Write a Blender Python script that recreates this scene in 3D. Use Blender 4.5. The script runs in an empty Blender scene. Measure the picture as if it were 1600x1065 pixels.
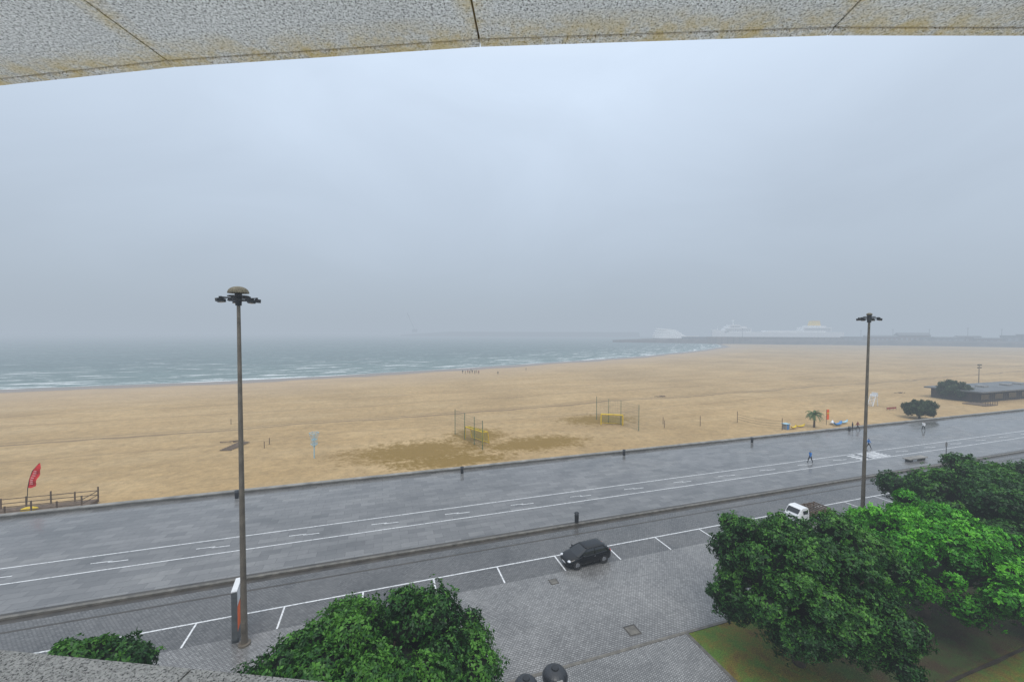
import bpy, math, random
import numpy as np
from mathutils import Matrix, Vector
random.seed(7)
sc=bpy.context.scene
COL=sc.collection
sc.view_settings.view_transform='Standard'; sc.view_settings.look='None'; sc.view_settings.exposure=0
# ---------------- camera
CAMZ=20.0; HEAD=71.9; F=622.2
cd=bpy.data.cameras.new("camera"); cam=bpy.data.objects.new("camera",cd); COL.objects.link(cam)
cd.lens=14; cd.sensor_width=36; cd.clip_start=0.05; cd.clip_end=40000
M=Matrix.Translation((0,0,CAMZ))@Matrix.Rotation(math.radians(HEAD-90),4,'Z')@Matrix.Rotation(math.radians(90-1.29),4,'X')@Matrix.Rotation(0.003,4,'Z')
cam.matrix_world=M; sc.camera=cam
R3=M.to_3x3()
fw=Vector((math.cos(math.radians(HEAD)),math.sin(math.radians(HEAD)),0)); rt=Vector((fw.y,-fw.x,0))
# ---------------- shoreline / beach survey
WY=57.0
SX=[-9000,-3000,-400,-142,-55,50,232,400,539,663,1500,4000,9000]
SY=[120,150,190,209,215,249,322,420,520,660,780,900,1000]
def Ys(x):
    return float(np.mean([np.interp(x+o,SX,SY) for o in (-24,-12,0,12,24)]))
def sand_z(x,y):
    t=(y-WY)/(Ys(x)-WY)
    if t<=1: return -0.9-2.1*t
    return -3-(y-Ys(x))*0.05
def ray(px,py):
    return (R3@Vector(((px-800)/F,-(py-532.5)/F,-1)))
def G(px,py,z=0.0):
    d=ray(px,py); t=(z-CAMZ)/d.z
    return Vector((d.x*t,d.y*t,z))
def S(px,py):
    z=-1.2
    for i in range(8):
        p=G(px,py,z); z=sand_z(p.x,p.y)
    return Vector((p.x,p.y,z))
def P(px,d,z):
    r=(px-800)/F*d
    v=fw*d+rt*r
    return Vector((v.x,v.y,z))
# ---------------- materials
def nt(m):
    m.use_nodes=True; n=m.node_tree; return n,n.nodes,n.links
def mat(name,col,rough=.6,metal=0,var=.15,scale=3.0,bump=0.0,bscale=20.,col2=None,spec=.5,coat=0):
    m=bpy.data.materials.new(name); t,N,L=nt(m); b=N['Principled BSDF']
    tc=N.new('ShaderNodeTexCoord'); nz=N.new('ShaderNodeTexNoise'); nz.inputs['Scale'].default_value=scale; nz.inputs['Detail'].default_value=5
    L.new(tc.outputs['Object'],nz.inputs['Vector'])
    r=N.new('ShaderNodeValToRGB'); r.color_ramp.elements[0].position=.3; r.color_ramp.elements[1].position=.7
    c2=col2 or [c*(1+var) for c in col]; c1=[c*(1-var) for c in col]
    r.color_ramp.elements[0].color=(*c1,1); r.color_ramp.elements[1].color=(*c2,1)
    L.new(nz.outputs['Fac'],r.inputs['Fac']); L.new(r.outputs['Color'],b.inputs['Base Color'])
    b.inputs['Roughness'].default_value=rough; b.inputs['Metallic'].default_value=metal
    b.inputs['Specular IOR Level'].default_value=spec
    b.inputs['Coat Weight'].default_value=coat
    if bump:
        n2=N.new('ShaderNodeTexNoise'); n2.inputs['Scale'].default_value=bscale; n2.inputs['Detail'].default_value=6
        L.new(tc.outputs['Object'],n2.inputs['Vector'])
        bp=N.new('ShaderNodeBump'); bp.inputs['Strength'].default_value=bump; bp.inputs['Distance'].default_value=.05
        L.new(n2.outputs['Fac'],bp.inputs['Height']); L.new(bp.outputs['Normal'],b.inputs['Normal'])
    return m
class NG:
    """small node helper"""
    def __init__(s,name):
        s.m=bpy.data.materials.new(name); s.t,s.N,s.L=nt(s.m); s.b=s.N['Principled BSDF']
        s.tc=s.N.new('ShaderNodeTexCoord'); s.obj=s.tc.outputs['Object']; s.uv=s.tc.outputs['UV']
    def mapv(s,src,scale=(1,1,1),loc=(0,0,0),rot=(0,0,0)):
        n=s.N.new('ShaderNodeMapping'); n.inputs['Scale'].default_value=scale; n.inputs['Location'].default_value=loc; n.inputs['Rotation'].default_value=rot
        s.L.new(src,n.inputs['Vector']); return n.outputs[0]
    def noise(s,src,scale,detail=5,rough=.55,dist=0):
        n=s.N.new('ShaderNodeTexNoise'); n.inputs['Scale'].default_value=scale; n.inputs['Detail'].default_value=detail; n.inputs['Roughness'].default_value=rough; n.inputs['Distortion'].default_value=dist
        s.L.new(src,n.inputs['Vector']); return n.outputs['Fac']
    def ramp(s,src,stops):
        n=s.N.new('ShaderNodeValToRGB'); e=n.color_ramp.elements
        while len(e)<len(stops): e.new(.5)
        for i,(p,c) in enumerate(stops):
            e[i].position=p
            if not hasattr(c,'__len__'): c=(c,c,c)
            e[i].color=(*c,1)
        s.L.new(src,n.inputs['Fac']); return n.outputs['Color']
    def mix(s,fac,a,b,mode='MIX'):
        n=s.N.new('ShaderNodeMix'); n.data_type='RGBA'; n.blend_type=mode
        for sock,v in ((n.inputs[0],fac),(n.inputs[6],a),(n.inputs[7],b)):
            if hasattr(v,'links'): s.L.new(v,sock)
            elif hasattr(v,'__len__'): sock.default_value=(*v,1)
            else: sock.default_value=v
        return n.outputs[2]
    def math(s,op,a,b=None,c=None,clamp=False):
        n=s.N.new('ShaderNodeMath'); n.operation=op; n.use_clamp=clamp
        for i,v in enumerate((a,b,c)):
            if v is None: continue
            if hasattr(v,'links'): s.L.new(v,n.inputs[i])
            else: n.inputs[i].default_value=v
        return n.outputs[0]
    def sep(s,src):
        n=s.N.new('ShaderNodeSeparateXYZ'); s.L.new(src,n.inputs[0]); return n.outputs
    def bump(s,h,strength=.3,dist=.05,prev=None):
        n=s.N.new('ShaderNodeBump'); n.inputs['Strength'].default_value=strength; n.inputs['Distance'].default_value=dist
        s.L.new(h,n.inputs['Height'])
        if prev is not None: s.L.new(prev,n.inputs['Normal'])
        return n.outputs[0]
    def brick(s,src,w,h,mort,c1,c2,cm,off=.5):
        n=s.N.new('ShaderNodeTexBrick'); n.inputs['Scale'].default_value=1; n.inputs['Brick Width'].default_value=w; n.inputs['Row Height'].default_value=h
        n.inputs['Mortar Size'].default_value=mort; n.inputs['Color1'].default_value=(*c1,1); n.inputs['Color2'].default_value=(*c2,1); n.inputs['Mortar'].default_value=(*cm,1); n.offset=off
        n.inputs['Mortar Smooth'].default_value=.2
        s.L.new(src,n.inputs['Vector']); return n.outputs
    def out(s,col=None,rough=None,normal=None):
        for k,v in (('Base Color',col),('Roughness',rough),('Normal',normal)):
            if v is None: continue
            if hasattr(v,'links'): s.L.new(v,s.b.inputs[k])
            else: s.b.inputs[k].default_value=v
        return s.m
# ---------------- mesh builder
class MB:
    def __init__(s): s.v=[];s.f=[];s.m=[]
    def add(s,vs,fs,m=0):
        o=len(s.v); s.v+= [tuple(v) for v in vs]; s.f+=[tuple(i+o for i in f) for f in fs]; s.m+=[m]*len(fs); return s
    def box(s,c,d,m=0,R=None):
        hx,hy,hz=[a/2 for a in d]
        vs=[Vector((x,y,z)) for x in(-hx,hx) for y in(-hy,hy) for z in(-hz,hz)]
        if R is not None: vs=[R@v for v in vs]
        vs=[v+Vector(c) for v in vs]
        return s.add(vs,[(0,1,3,2),(4,6,7,5),(0,4,5,1),(2,3,7,6),(0,2,6,4),(1,5,7,3)],m)
    def cyl(s,p0,p1,r0,r1=None,n=10,m=0):
        p0=Vector(p0);p1=Vector(p1); r1=r0 if r1 is None else r1
        d=(p1-p0).normalized(); a=d.orthogonal().normalized(); b=d.cross(a)
        vs=[]
        for p,r in((p0,r0),(p1,r1)):
            for i in range(n):
                t=2*math.pi*i/n; vs.append(p+a*r*math.cos(t)+b*r*math.sin(t))
        fs=[(i,(i+1)%n,n+(i+1)%n,n+i) for i in range(n)]+[tuple(range(n-1,-1,-1)),tuple(range(n,2*n))]
        return s.add(vs,fs,m)
    def ell(s,c,r,m=0,nu=14,nv=8,v0=-90,v1=90,jit=0):
        vs=[]
        for j in range(nv+1):
            la=math.radians(v0+(v1-v0)*j/nv)
            for i in range(nu):
                lo=2*math.pi*i/nu; k=1+random.uniform(-jit,jit)
                vs.append((c[0]+r[0]*k*math.cos(la)*math.cos(lo),c[1]+r[1]*k*math.cos(la)*math.sin(lo),c[2]+r[2]*k*math.sin(la)))
        fs=[(j*nu+i,j*nu+(i+1)%nu,(j+1)*nu+(i+1)%nu,(j+1)*nu+i) for j in range(nv) for i in range(nu)]
        return s.add(vs,fs,m)
    def loft(s,rings,m=0,cap=True,closed=True):
        n=len(rings[0]); vs=[p for r in rings for p in r]
        fs=[(j*n+i,j*n+(i+1)%n,(j+1)*n+(i+1)%n,(j+1)*n+i) for j in range(len(rings)-1) for i in range(n if closed else n-1)]
        if cap: fs+=[tuple(range(n-1,-1,-1)),tuple(range((len(rings)-1)*n,len(rings)*n))]
        return s.add(vs,fs,m)
    def obj(s,name,mats,parent=None,loc=(0,0,0),rz=0,smooth=False,bevel=0):
        me=bpy.data.meshes.new(name); me.from_pydata(s.v,[],s.f)
        for m in (mats if isinstance(mats,(list,tuple)) else [mats]): me.materials.append(m)
        me.polygons.foreach_set('material_index',s.m); 
        if smooth: me.polygons.foreach_set('use_smooth',[True]*len(s.f))
        me.update()
        o=bpy.data.objects.new(name,me); COL.objects.link(o); o.location=loc; o.rotation_euler[2]=rz
        if parent: o.parent=parent
        if bevel:
            b=o.modifiers.new('bevel','BEVEL'); b.width=bevel; b.segments=2; b.limit_method='ANGLE'
        return o
def tag(o,label,cat,group=None):
    o['label']=label;o['category']=cat
    if group:o['group']=group
    return o
def empty(name,loc,label,cat,group=None,rz=0,scale=1,tilt=None):
    e=bpy.data.objects.new(name,None); COL.objects.link(e); e.location=loc; e.rotation_euler=(0,0,rz); e.empty_display_size=.3
    if tilt: e.rotation_euler=(tilt[0],tilt[1],rz)
    e.scale=(scale,)*3
    return tag(e,label,cat,group)
def clone(o,loc,rz=None,scale=None,label=None,parent=None):
    c=o.copy()
    COL.objects.link(c)
    if parent is None:
        c.location=loc
        if rz is not None: c.rotation_euler[2]=rz
        if scale is not None: c.scale=scale if hasattr(scale,'__len__') else (scale,)*3
        if label: c['label']=label
    else: c.parent=parent
    for ch in [x for x in KIDS.get(o.name,[])]: clone(ch,None,parent=c)
    return c
KIDS={}
def reg(o):
    KIDS.clear()
    for x in bpy.data.objects:
        if x.parent: KIDS.setdefault(x.parent.name,[]).append(x)
def struct(o): o['kind']='structure'; return o
def sheet(name,x0,x1,y0,y1,z,m):
    b=MB(); b.add([(x0,y0,z),(x1,y0,z),(x1,y1,z),(x0,y1,z)],[(0,1,2,3)]); return struct(b.obj(name,m))
# ---------------- world & lights
w=bpy.data.worlds.new("World"); sc.world=w; w.use_nodes=True; N=w.node_tree.nodes; L=w.node_tree.links
bg=N['Background']; SUN_EL=58; SUN_AZ=200
sky=N.new('ShaderNodeTexSky'); sky.sky_type='NISHITA'; sky.sun_disc=False; sky.sun_elevation=math.radians(SUN_EL); sky.sun_rotation=math.radians(SUN_AZ)
tc=N.new('ShaderNodeTexCoord'); sp=N.new('ShaderNodeSeparateXYZ'); L.new(tc.outputs['Generated'],sp.inputs[0])
rp=N.new('ShaderNodeValToRGB'); e=rp.color_ramp.elements
STOPS=[(0,(.285,.335,.39)),(.12,(.325,.38,.447)),(.3,(.385,.452,.54)),(.55,(.495,.58,.695)),(.8,(.78,.85,.94)),(1,(.98,1,1))]
for i in range(len(STOPS)-2): e.new(.5)
for i,(p,c) in enumerate(STOPS):
    e[i].position=p; e[i].color=(*c,1)
L.new(sp.outputs[2],rp.inputs[0])
mp=N.new('ShaderNodeMapping'); mp.inputs['Scale'].default_value=(1,1,2.0); L.new(tc.outputs['Generated'],mp.inputs[0])
nz=N.new('ShaderNodeTexNoise'); nz.inputs['Scale'].default_value=1.7; nz.inputs['Detail'].default_value=6; nz.inputs['Distortion'].default_value=.6; L.new(mp.outputs[0],nz.inputs['Vector'])
mr=N.new('ShaderNodeMapRange'); mr.inputs[1].default_value=.3; mr.inputs[2].default_value=.7; mr.inputs[3].default_value=14.0; mr.inputs[4].default_value=16.2; L.new(nz.outputs['Fac'],mr.inputs[0])
vm=N.new('ShaderNodeVectorMath'); vm.operation='SCALE'; L.new(rp.outputs[0],vm.inputs[0]); L.new(mr.outputs[0],vm.inputs['Scale'])
mx=N.new('ShaderNodeMix'); mx.data_type='RGBA'; mx.inputs[0].default_value=.06; L.new(vm.outputs[0],mx.inputs[6]); L.new(sky.outputs[0],mx.inputs[7])
L.new(mx.outputs[2],bg.inputs[0]); bg.inputs[1].default_value=.1
sl=bpy.data.lights.new("sun",'SUN'); sl.energy=1.5; sl.angle=math.radians(25); sl.color=(1,.95,.88); so=bpy.data.objects.new("sun",sl); COL.objects.link(so)
a=math.radians(SUN_AZ); el=math.radians(SUN_EL)
sd=Vector((math.sin(a)*math.cos(el),math.cos(a)*math.cos(el),math.sin(el))); so.rotation_euler=sd.to_track_quat('Z','Y').to_euler()
# fog bank: absorbing air volume, emission standing in for scattered skylight
SIG=.00125; FOG=(.415,.480,.555)
fm=bpy.data.materials.new("sea_fog"); t,N,L=nt(fm); N.remove(N['Principled BSDF']); out=N['Material Output']
ab=N.new('ShaderNodeVolumeAbsorption'); ab.inputs[0].default_value=(0,0,0,1); ab.inputs[1].default_value=SIG
em=N.new('ShaderNodeEmission'); em.inputs[0].default_value=(*FOG,1); em.inputs[1].default_value=SIG
ad=N.new('ShaderNodeAddShader'); L.new(ab.outputs[0],ad.inputs[0]); L.new(em.outputs[0],ad.inputs[1]); L.new(ad.outputs[0],out.inputs['Volume'])
b=MB(); b.box((0,0,38),(17000,17000,92)); struct(b.obj("sea_fog",fm))
# ---------------- ground materials
g=NG("wet_paving")
br=g.brick(g.obj,1.6,.8,.016,(.122,.121,.121),(.178,.176,.174),(.075,.074,.073))
n1=g.noise(g.mapv(g.obj,(.35,1,1)),.25,7,.62,.4); n2=g.noise(g.obj,1.7,5,.6); n4=g.noise(g.mapv(g.obj,(1,.5,1)),.06,4)
c=g.mix(.75,br['Color'],g.ramp(n1,[(.32,.62),(.5,1.0),(.68,1.28)]),'MULTIPLY'); c=g.mix(.35,c,g.ramp(n2,[(.3,.8),(.7,1.2)]),'MULTIPLY')
rr=g.ramp(g.math('ADD',g.math('MULTIPLY',n1,.7),g.math('MULTIPLY',n4,.3)),[(.40,.08),(.5,.18),(.62,.34)])
M_PAVE=g.out(c,rr,g.bump(n2,.05,.02,g.bump(br['Fac'],.25,.008)))
def setts(name,c1,c2,cm,w=.22,h=.14,rot=0,mo=.022):
    g=NG(name); v=g.mapv(g.obj,rot=(0,0,rot)); br=g.brick(v,w,h,mo,c1,c2,cm)
    n1=g.noise(g.obj,.18,6,.65,.5); n2=g.noise(g.obj,2.6,6,.65); n3=g.noise(g.obj,9,3)
    c=g.mix(.9,br['Color'],g.ramp(n1,[(.3,.62),(.7,1.25)]),'MULTIPLY'); c=g.mix(.5,c,g.ramp(n2,[(.3,.75),(.7,1.25)]),'MULTIPLY'); c=g.mix(.4,c,g.ramp(n3,[(.3,.7),(.7,1.3)]),'MULTIPLY')
    return g.out(c,g.ramp(n1,[(.35,.14),(.65,.42)]),g.bump(br['Fac'],.35,.010))
M_ROAD=setts("dark_setts",(.102,.101,.101),(.165,.164,.163),(.055,.054,.053))
M_LOT=setts("granite_setts",(.185,.183,.181),(.29,.288,.285),(.098,.096,.094))
M_WALK=setts("sidewalk_setts",(.22,.22,.218),(.34,.338,.335),(.12,.12,.118),.14,.14,.785)
M_KERB=mat("kerb_granite",(.125,.115,.098),.5,0,.4,2.0,.3,30)
M_KERBD=mat("wet_gutter",(.045,.038,.03),.4,0,.45,.8,.3,30)
g=NG("road_paint"); n=g.noise(g.obj,6,6,.7); M_PAINT=g.out(g.ramp(n,[(.36,(.30,.31,.32)),(.50,(.72,.73,.74))]),.5)
g=NG("white_bounce_stone"); n=g.noise(g.obj,3,5); M_BOUNCE=g.out(g.ramp(n,[(.3,(.70,.71,.72)),(.7,(.80,.81,.82))]),.7)  # unseen white surface, added to bounce light up under the eave
g=NG("grass"); n=g.noise(g.obj,.8,6,.7); n2=g.noise(g.obj,16,5,.75)
c=g.ramp(n,[(.30,(.15,.09,.02)),(.44,(.18,.15,.02)),(.56,(.11,.18,.02)),(.7,(.07,.18,.02))]); c=g.mix(.95,c,g.ramp(n2,[(.3,.25),(.7,1.8)]),'MULTIPLY')
xy=g.sep(g.obj); sh=g.math('DIVIDE',g.math('SUBTRACT',xy[0],23.5),4,None,True); sh=g.math('MULTIPLY',sh,g.math('MULTIPLY',g.math('SUBTRACT',xy[1],12.5),.8,None,True)); c=g.mix(g.math('MULTIPLY',sh,.88),c,g.ramp(n,[(.4,(.035,.022,.012)),(.66,(.035,.06,.012))]))  # tree shade painted over soil and grass beyond the open lawn
M_GRASS=g.out(c,.9,g.bump(n2,.9,.1))
# sand
g=NG("beach_sand")
xyz=g.sep(g.obj); uvs=g.sep(g.uv)
nb=g.noise(g.obj,.02,5,.6); nm=g.noise(g.mapv(g.obj,(.35,1,1)),.12,6,.65); nf=g.noise(g.obj,1.3,6,.7); nff=g.noise(g.obj,.55,5,.75); ng_=g.noise(g.obj,4.5,4,.7)
c=g.ramp(nm,[(.28,(.365,.243,.108)),(.5,(.43,.295,.140)),(.72,(.49,.350,.18))])
c=g.mix(.8,c,g.ramp(nb,[(.3,.82),(.7,1.16)]),'MULTIPLY')
c=g.mix(.7,c,g.ramp(nff,[(.35,.75),(.6,1.10)]),'MULTIPLY'); c=g.mix(.6,c,g.ramp(nf,[(.3,.76),(.7,1.18)]),'MULTIPLY'); c=g.mix(.4,c,g.ramp(ng_,[(.3,.75),(.7,1.2)]),'MULTIPLY')
def patch(px,py,rx,ry):
    p=S(px,py)
    dx=g.math('DIVIDE',g.math('SUBTRACT',xyz[0],p.x),rx); dy=g.math('DIVIDE',g.math('SUBTRACT',xyz[1],p.y),ry)
    r=g.math('SQRT',g.math('ADD',g.math('MULTIPLY',dx,dx),g.math('MULTIPLY',dy,dy)))
    r=g.math('ADD',r,g.math('MULTIPLY',g.math('SUBTRACT',nff,.5),2.0)); r=g.math('ADD',r,g.math('MULTIPLY',g.math('SUBTRACT',nf,.5),2.2))
    return g.math('MULTIPLY',g.math('SUBTRACT',1.4,r),1.5,None,True)
for a in [(655,704,10.5,6.0),(835,692,9,4.2),(745,680,5,5),(935,655,8,5),(705,720,8.5,2.8)]:
    c=g.mix(g.math('MULTIPLY',patch(*a),.9),c,(.205,.122,.012))
for off,wd,st in ((0,.34,.8),(2.4,.28,.5),(21,.3,.4),(-13,.25,.3),(38,.4,.3)):
    yl=g.math('ADD',g.math('MULTIPLY',xyz[0],.055),102+off); yl=g.math('ADD',yl,g.math('MULTIPLY',nb,14)) ; yl=g.math('SUBTRACT',yl,6)
    d=g.math('ABSOLUTE',g.math('SUBTRACT',xyz[1],yl)); k=g.math('SUBTRACT',1,g.math('DIVIDE',d,wd*3),None,True); k=g.math('MULTIPLY',k,g.math('MULTIPLY',nff,st*2.0),None,True)
    c=g.mix(k,c,(.15,.10,.055))
wv=g.math('ADD',uvs[1],g.math('MULTIPLY',g.math('SUBTRACT',nb,.5),30))
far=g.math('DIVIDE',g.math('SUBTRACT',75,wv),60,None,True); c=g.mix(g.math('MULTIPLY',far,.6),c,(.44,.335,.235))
wet=g.math('DIVIDE',g.math('SUBTRACT',17,wv),6,None,True); c=g.mix(wet,c,(.22,.165,.12))
ro=g.math('SUBTRACT',.95,g.math('MULTIPLY',wet,.65))
M_SAND=g.out(c,ro,g.bump(nf,.9,.18,g.bump(nff,.7,.35)))
# sea
g=NG("sea_water"); uvs=g.sep(g.uv)
chop=g.noise(g.mapv(g.obj,(.14,.4,1)),1,6,.65); fine=g.noise(g.mapv(g.obj,(.5,1.2,1)),1,5,.7); swl=g.noise(g.mapv(g.uv,(.015,.07,1)),1,4,.6,.4)
c=g.ramp(chop,[(.33,(.055,.100,.107)),(.5,(.095,.152,.155)),(.68,(.19,.26,.255))])
c=g.mix(.6,c,g.ramp(swl,[(.35,.75),(.65,1.25)]),'MULTIPLY')
sh=g.math('DIVIDE',g.math('SUBTRACT',130,uvs[1]),130,None,True); c=g.mix(g.math('MULTIPLY',sh,.45),c,(.19,.27,.255))
st=g.noise(g.mapv(g.uv,(.032,.17,1)),1,5,.64,.7); br2=g.noise(g.mapv(g.uv,(.22,.8,1)),1,6,.8)
zone=g.ramp(g.math('DIVIDE',uvs[1],260),[(0,.12),(.10,.10),(.35,.07),(.7,.01),(1,-0.0)])
th=g.math('ADD',g.math('ADD',st,g.math('MULTIPLY',g.math('SUBTRACT',br2,.5),.42)),zone)
foam=g.ramp(th,[(.66,0),(.71,.95)])
edge=g.math('SUBTRACT',1,g.math('DIVIDE',g.math('ABSOLUTE',g.math('SUBTRACT',uvs[1],g.math('MULTIPLY',g.math('SUBTRACT',br2,.38),18))),1.6),None,True)
caps=g.ramp(g.noise(g.mapv(g.obj,(.05,.26,1)),1,6,.72),[(.69,0),(.73,.45)])
c=g.mix(foam,c,(.82,.85,.85)); c=g.mix(g.math('MULTIPLY',edge,.6),c,(.72,.74,.73)); c=g.mix(caps,c,(.6,.64,.64))
M_SEA=g.out(c,.5,g.bump(fine,.6,.5,g.bump(chop,.8,1.6)))
g.b.inputs['Specular IOR Level'].default_value=.35
# ---------------- setting
sheet("ground",-16000,16000,-16000,16000,-9,mat("seabed_soil",(.14,.12,.09),.9))
xs=sorted(set([-16000,-8000,-4000,-2000,-1000,-700]+list(range(-500,720,8))+list(range(720,1500,40))+[2000,4000,8000,16000]))
vs=[-7,0,10,30,60,100,160,260,500,1000,2000,4000,8000,16000]
b=MB(); n=len(vs)
for x in xs:
    y0=Ys(x)
    for v in vs: b.v.append((x,y0+v,-3))
for i in range(len(xs)-1):
    for j in range(n-1):
        b.f.append((i*n+j,(i+1)*n+j,(i+1)*n+j+1,i*n+j+1)); b.m.append(0)
def uvset(o,fn):
    me=o.data; uv=me.uv_layers.new(name="UVMap"); co=[fn(v.co) for v in me.vertices]
    for l in me.loops: uv.data[l.index].uv=co[l.vertex_index]
o=struct(b.obj("sea",M_SEA)); uvset(o,lambda c:(c.x,c.y-Ys(c.x)))
xs=sorted(set([-3000,-1500,-900]+list(range(-500,900,8))+[950,1000,1100,1200,1400]))
ts=[0,.04,.1,.17,.25,.34,.44,.55,.66,.77,.87,.94,1.0]
b=MB(); n=len(ts)+2
for x in xs:
    y0=Ys(x); ex=0
    for t_ in ts:
        y=WY+(y0-WY)*t_; z=sand_z(x,y)+(.18*math.sin(x*.09+y*.13)*math.sin(x*.041-y*.07) if 0<t_<.9 else 0)
        b.v.append((x,y,z))
    for v in (12,60): b.v.append((x,y0+v,-3-v*.05))
for i in range(len(xs)-1):
    for j in range(n-1):
        b.f.append((i*n+j,(i+1)*n+j,(i+1)*n+j+1,i*n+j+1)); b.m.append(0)
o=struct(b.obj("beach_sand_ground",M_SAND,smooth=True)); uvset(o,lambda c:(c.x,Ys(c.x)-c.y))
XA,XB=-420,1300
def slab(name,x0,x1,y0,y1,z0,z1,m,bev=0):
    b=MB(); b.box(((x0+x1)/2,(y0+y1)/2,(z0+z1)/2),(x1-x0,y1-y0,z1-z0)); return struct(b.obj(name,m,bevel=bev))
slab("promenade_pavement",XA,XB,36.95,56.3,-4,.12,M_PAVE)
slab("promenade_kerb",XA,XB,36.65,36.945,-4,.14,M_KERB)
slab("road",XA,XB,29.9,36.645,-4,0,M_ROAD)
slab("parking_court_road",XA,XB,21.2,29.898,-4,0,M_LOT)
slab("sidewalk_pavement",XA,19.0,13.0,21.0,-4,.12,M_WALK)
slab("sidewalk_kerb",XA,19.2,21.0,21.198,-4,.14,M_KERB)
slab("grass_kerb",19.202,XB,21.0,21.198,-4,.13,M_KERB)
slab("corner_kerb",19.0,19.2,13.0,20.998,-4,.14,M_KERB)
slab("garden_path_kerb",27,240,13.3,13.45,-1,.22,M_KERBD)
slab("added_bounce_pavement",XA,19.2,-60,12.998,-4,.12,M_BOUNCE)  # out-of-view pale ground added to reflect light onto the slab underside
b=MB(); nx,ny=90,14
for i in range(nx+1):
    for j in range(ny+1):
        x=19.2+(240-19.2)*(i/nx)**1.3; y=-60+ (21-(-60))*(1-(1-j/ny)**1.6)
        b.v.append((x,y,.10+ (.06*math.sin(x*1.3)*math.sin(y*1.7)+.05 if 0<j<ny and i>0 else 0)))
for i in range(nx):
    for j in range(ny): b.f.append((i*(ny+1)+j,(i+1)*(ny+1)+j,(i+1)*(ny+1)+j+1,i*(ny+1)+j+1)); b.m.append(0)
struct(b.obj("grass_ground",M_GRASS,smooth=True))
# strips and paint
sheet("road_gutter_strip",XA,XB,36.1,36.645,.004,M_KERBD)
sheet("promenade_edge_strip",XA,XB,36.95,37.25,.124,M_KERBD)
sheet("road_channel_strip",XA,XB,35.0,35.2,.004,M_KERBD)
b=MB()
def q(x0,x1,y0,y1,z,sk=0): b.add([(x0,y0,z),(x1,y0+sk,z),(x1,y1+sk,z),(x0,y1,z)],[(0,1,2,3)])
q(XA,XB,41.6,41.72,.124); q(XA,XB,44.4,44.52,.124)
for k in range(-12,60):
    x=-22.4+7.55*k
    q(x-1.35,x+.15,43.06,43.16,.124,-.05); q(x-.1,x+1.35,42.86,42.96,.124,-.05)
struct(b.obj("cycle_lane_marking",M_PAINT))
b=MB(); q(-60,180,32.2,32.32,.004)
for k in range(-10,32):
    x=3.9+5.35*k
    q(x-.06,x+.06,29.95,32.196,.004)
struct(b.obj("parking_bay_marking",M_PAINT))
b=MB(); c0=G(1372,712,.12)
for k in range(5): q(c0.x-2.2,c0.x+2.2,41.9+.5*k,42.18+.5*k,.128)
for k in range(4): q(c0.x-5.0,c0.x-3.2,41.9+.6*k,42.2+.6*k,.128)
struct(b.obj("crossing_marking",M_PAINT))
# ---------------- beach wall
M_WALL=mat("weathered_concrete",(.13,.123,.11),.8,0,.35,.7,.5,12)
M_CAP=mat("wall_cap_stone",(.22,.21,.19),.6,0,.35,.9,.3,12)
e=empty("beach_wall",(0,56.7,0),"long low grey concrete wall between promenade and sand","wall")
b=MB()
b.box(((XA+XB)/2,-.13,-1.6),(XB-XA,.5,3.9)); b.obj("wall",M_WALL,e)
b=MB()
x=XA
while x<XB:
    b.box((x+2.0,-.10,.40),(3.985,.66,.12)); x+=4.0
b.obj("coping",M_CAP,e)
# ---------------- generic mats
M_POLE=mat("weathered_steel_pole",(.135,.115,.09),.5,.1,.3,1.5,.15,30)
M_DARK=mat("dark_painted_metal",(.022,.024,.028),.45,.3,.3,5)
M_DOME=mat("mossy_dome",(.15,.13,.085),.75,0,.4,6,.5,20)
M_LENS=mat("floodlight_glass",(.20,.22,.24),.2)
M_WHITE=mat("white_paint",(.70,.71,.72),.5,0,.08)
M_RED=mat("red_fabric",(.62,.012,.015),.7,0,.15)
M_ORANGE=mat("orange_print",(.85,.13,.015),.6,0,.15)
M_YEL=mat("yellow_paint",(.66,.46,.01),.5,0,.15)
M_GREEN=mat("green_paint",(.045,.13,.085),.5,0,.2)
M_LBLUE=mat("light_blue_paint",(.32,.52,.62),.5,0,.15)
M_BLUE=mat("blue_plastic",(.03,.20,.5),.5,0,.2)
M_WOOD=mat("weathered_wood",(.13,.09,.06),.8,0,.35,3,.4,20)
M_CONC=mat("concrete",(.25,.245,.235),.8,0,.25,2,.3,20)
M_NET=mat("net_cord",(.14,.16,.13),.8)
M_GNET=mat("goal_net_cord",(.30,.27,.03),.8)
M_RUB=mat("tyre_rubber",(.015,.015,.016),.8)
M_RIM=mat("alloy_rim",(.35,.36,.38),.3,.8)
M_GLASS=mat("car_glass",(.015,.018,.022),.05,0,.1,spec=.5)
M_HL=mat("headlamp_glass",(.6,.62,.65),.1); M_TL=mat("tail_lamp",(.45,.01,.01),.2)
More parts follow.
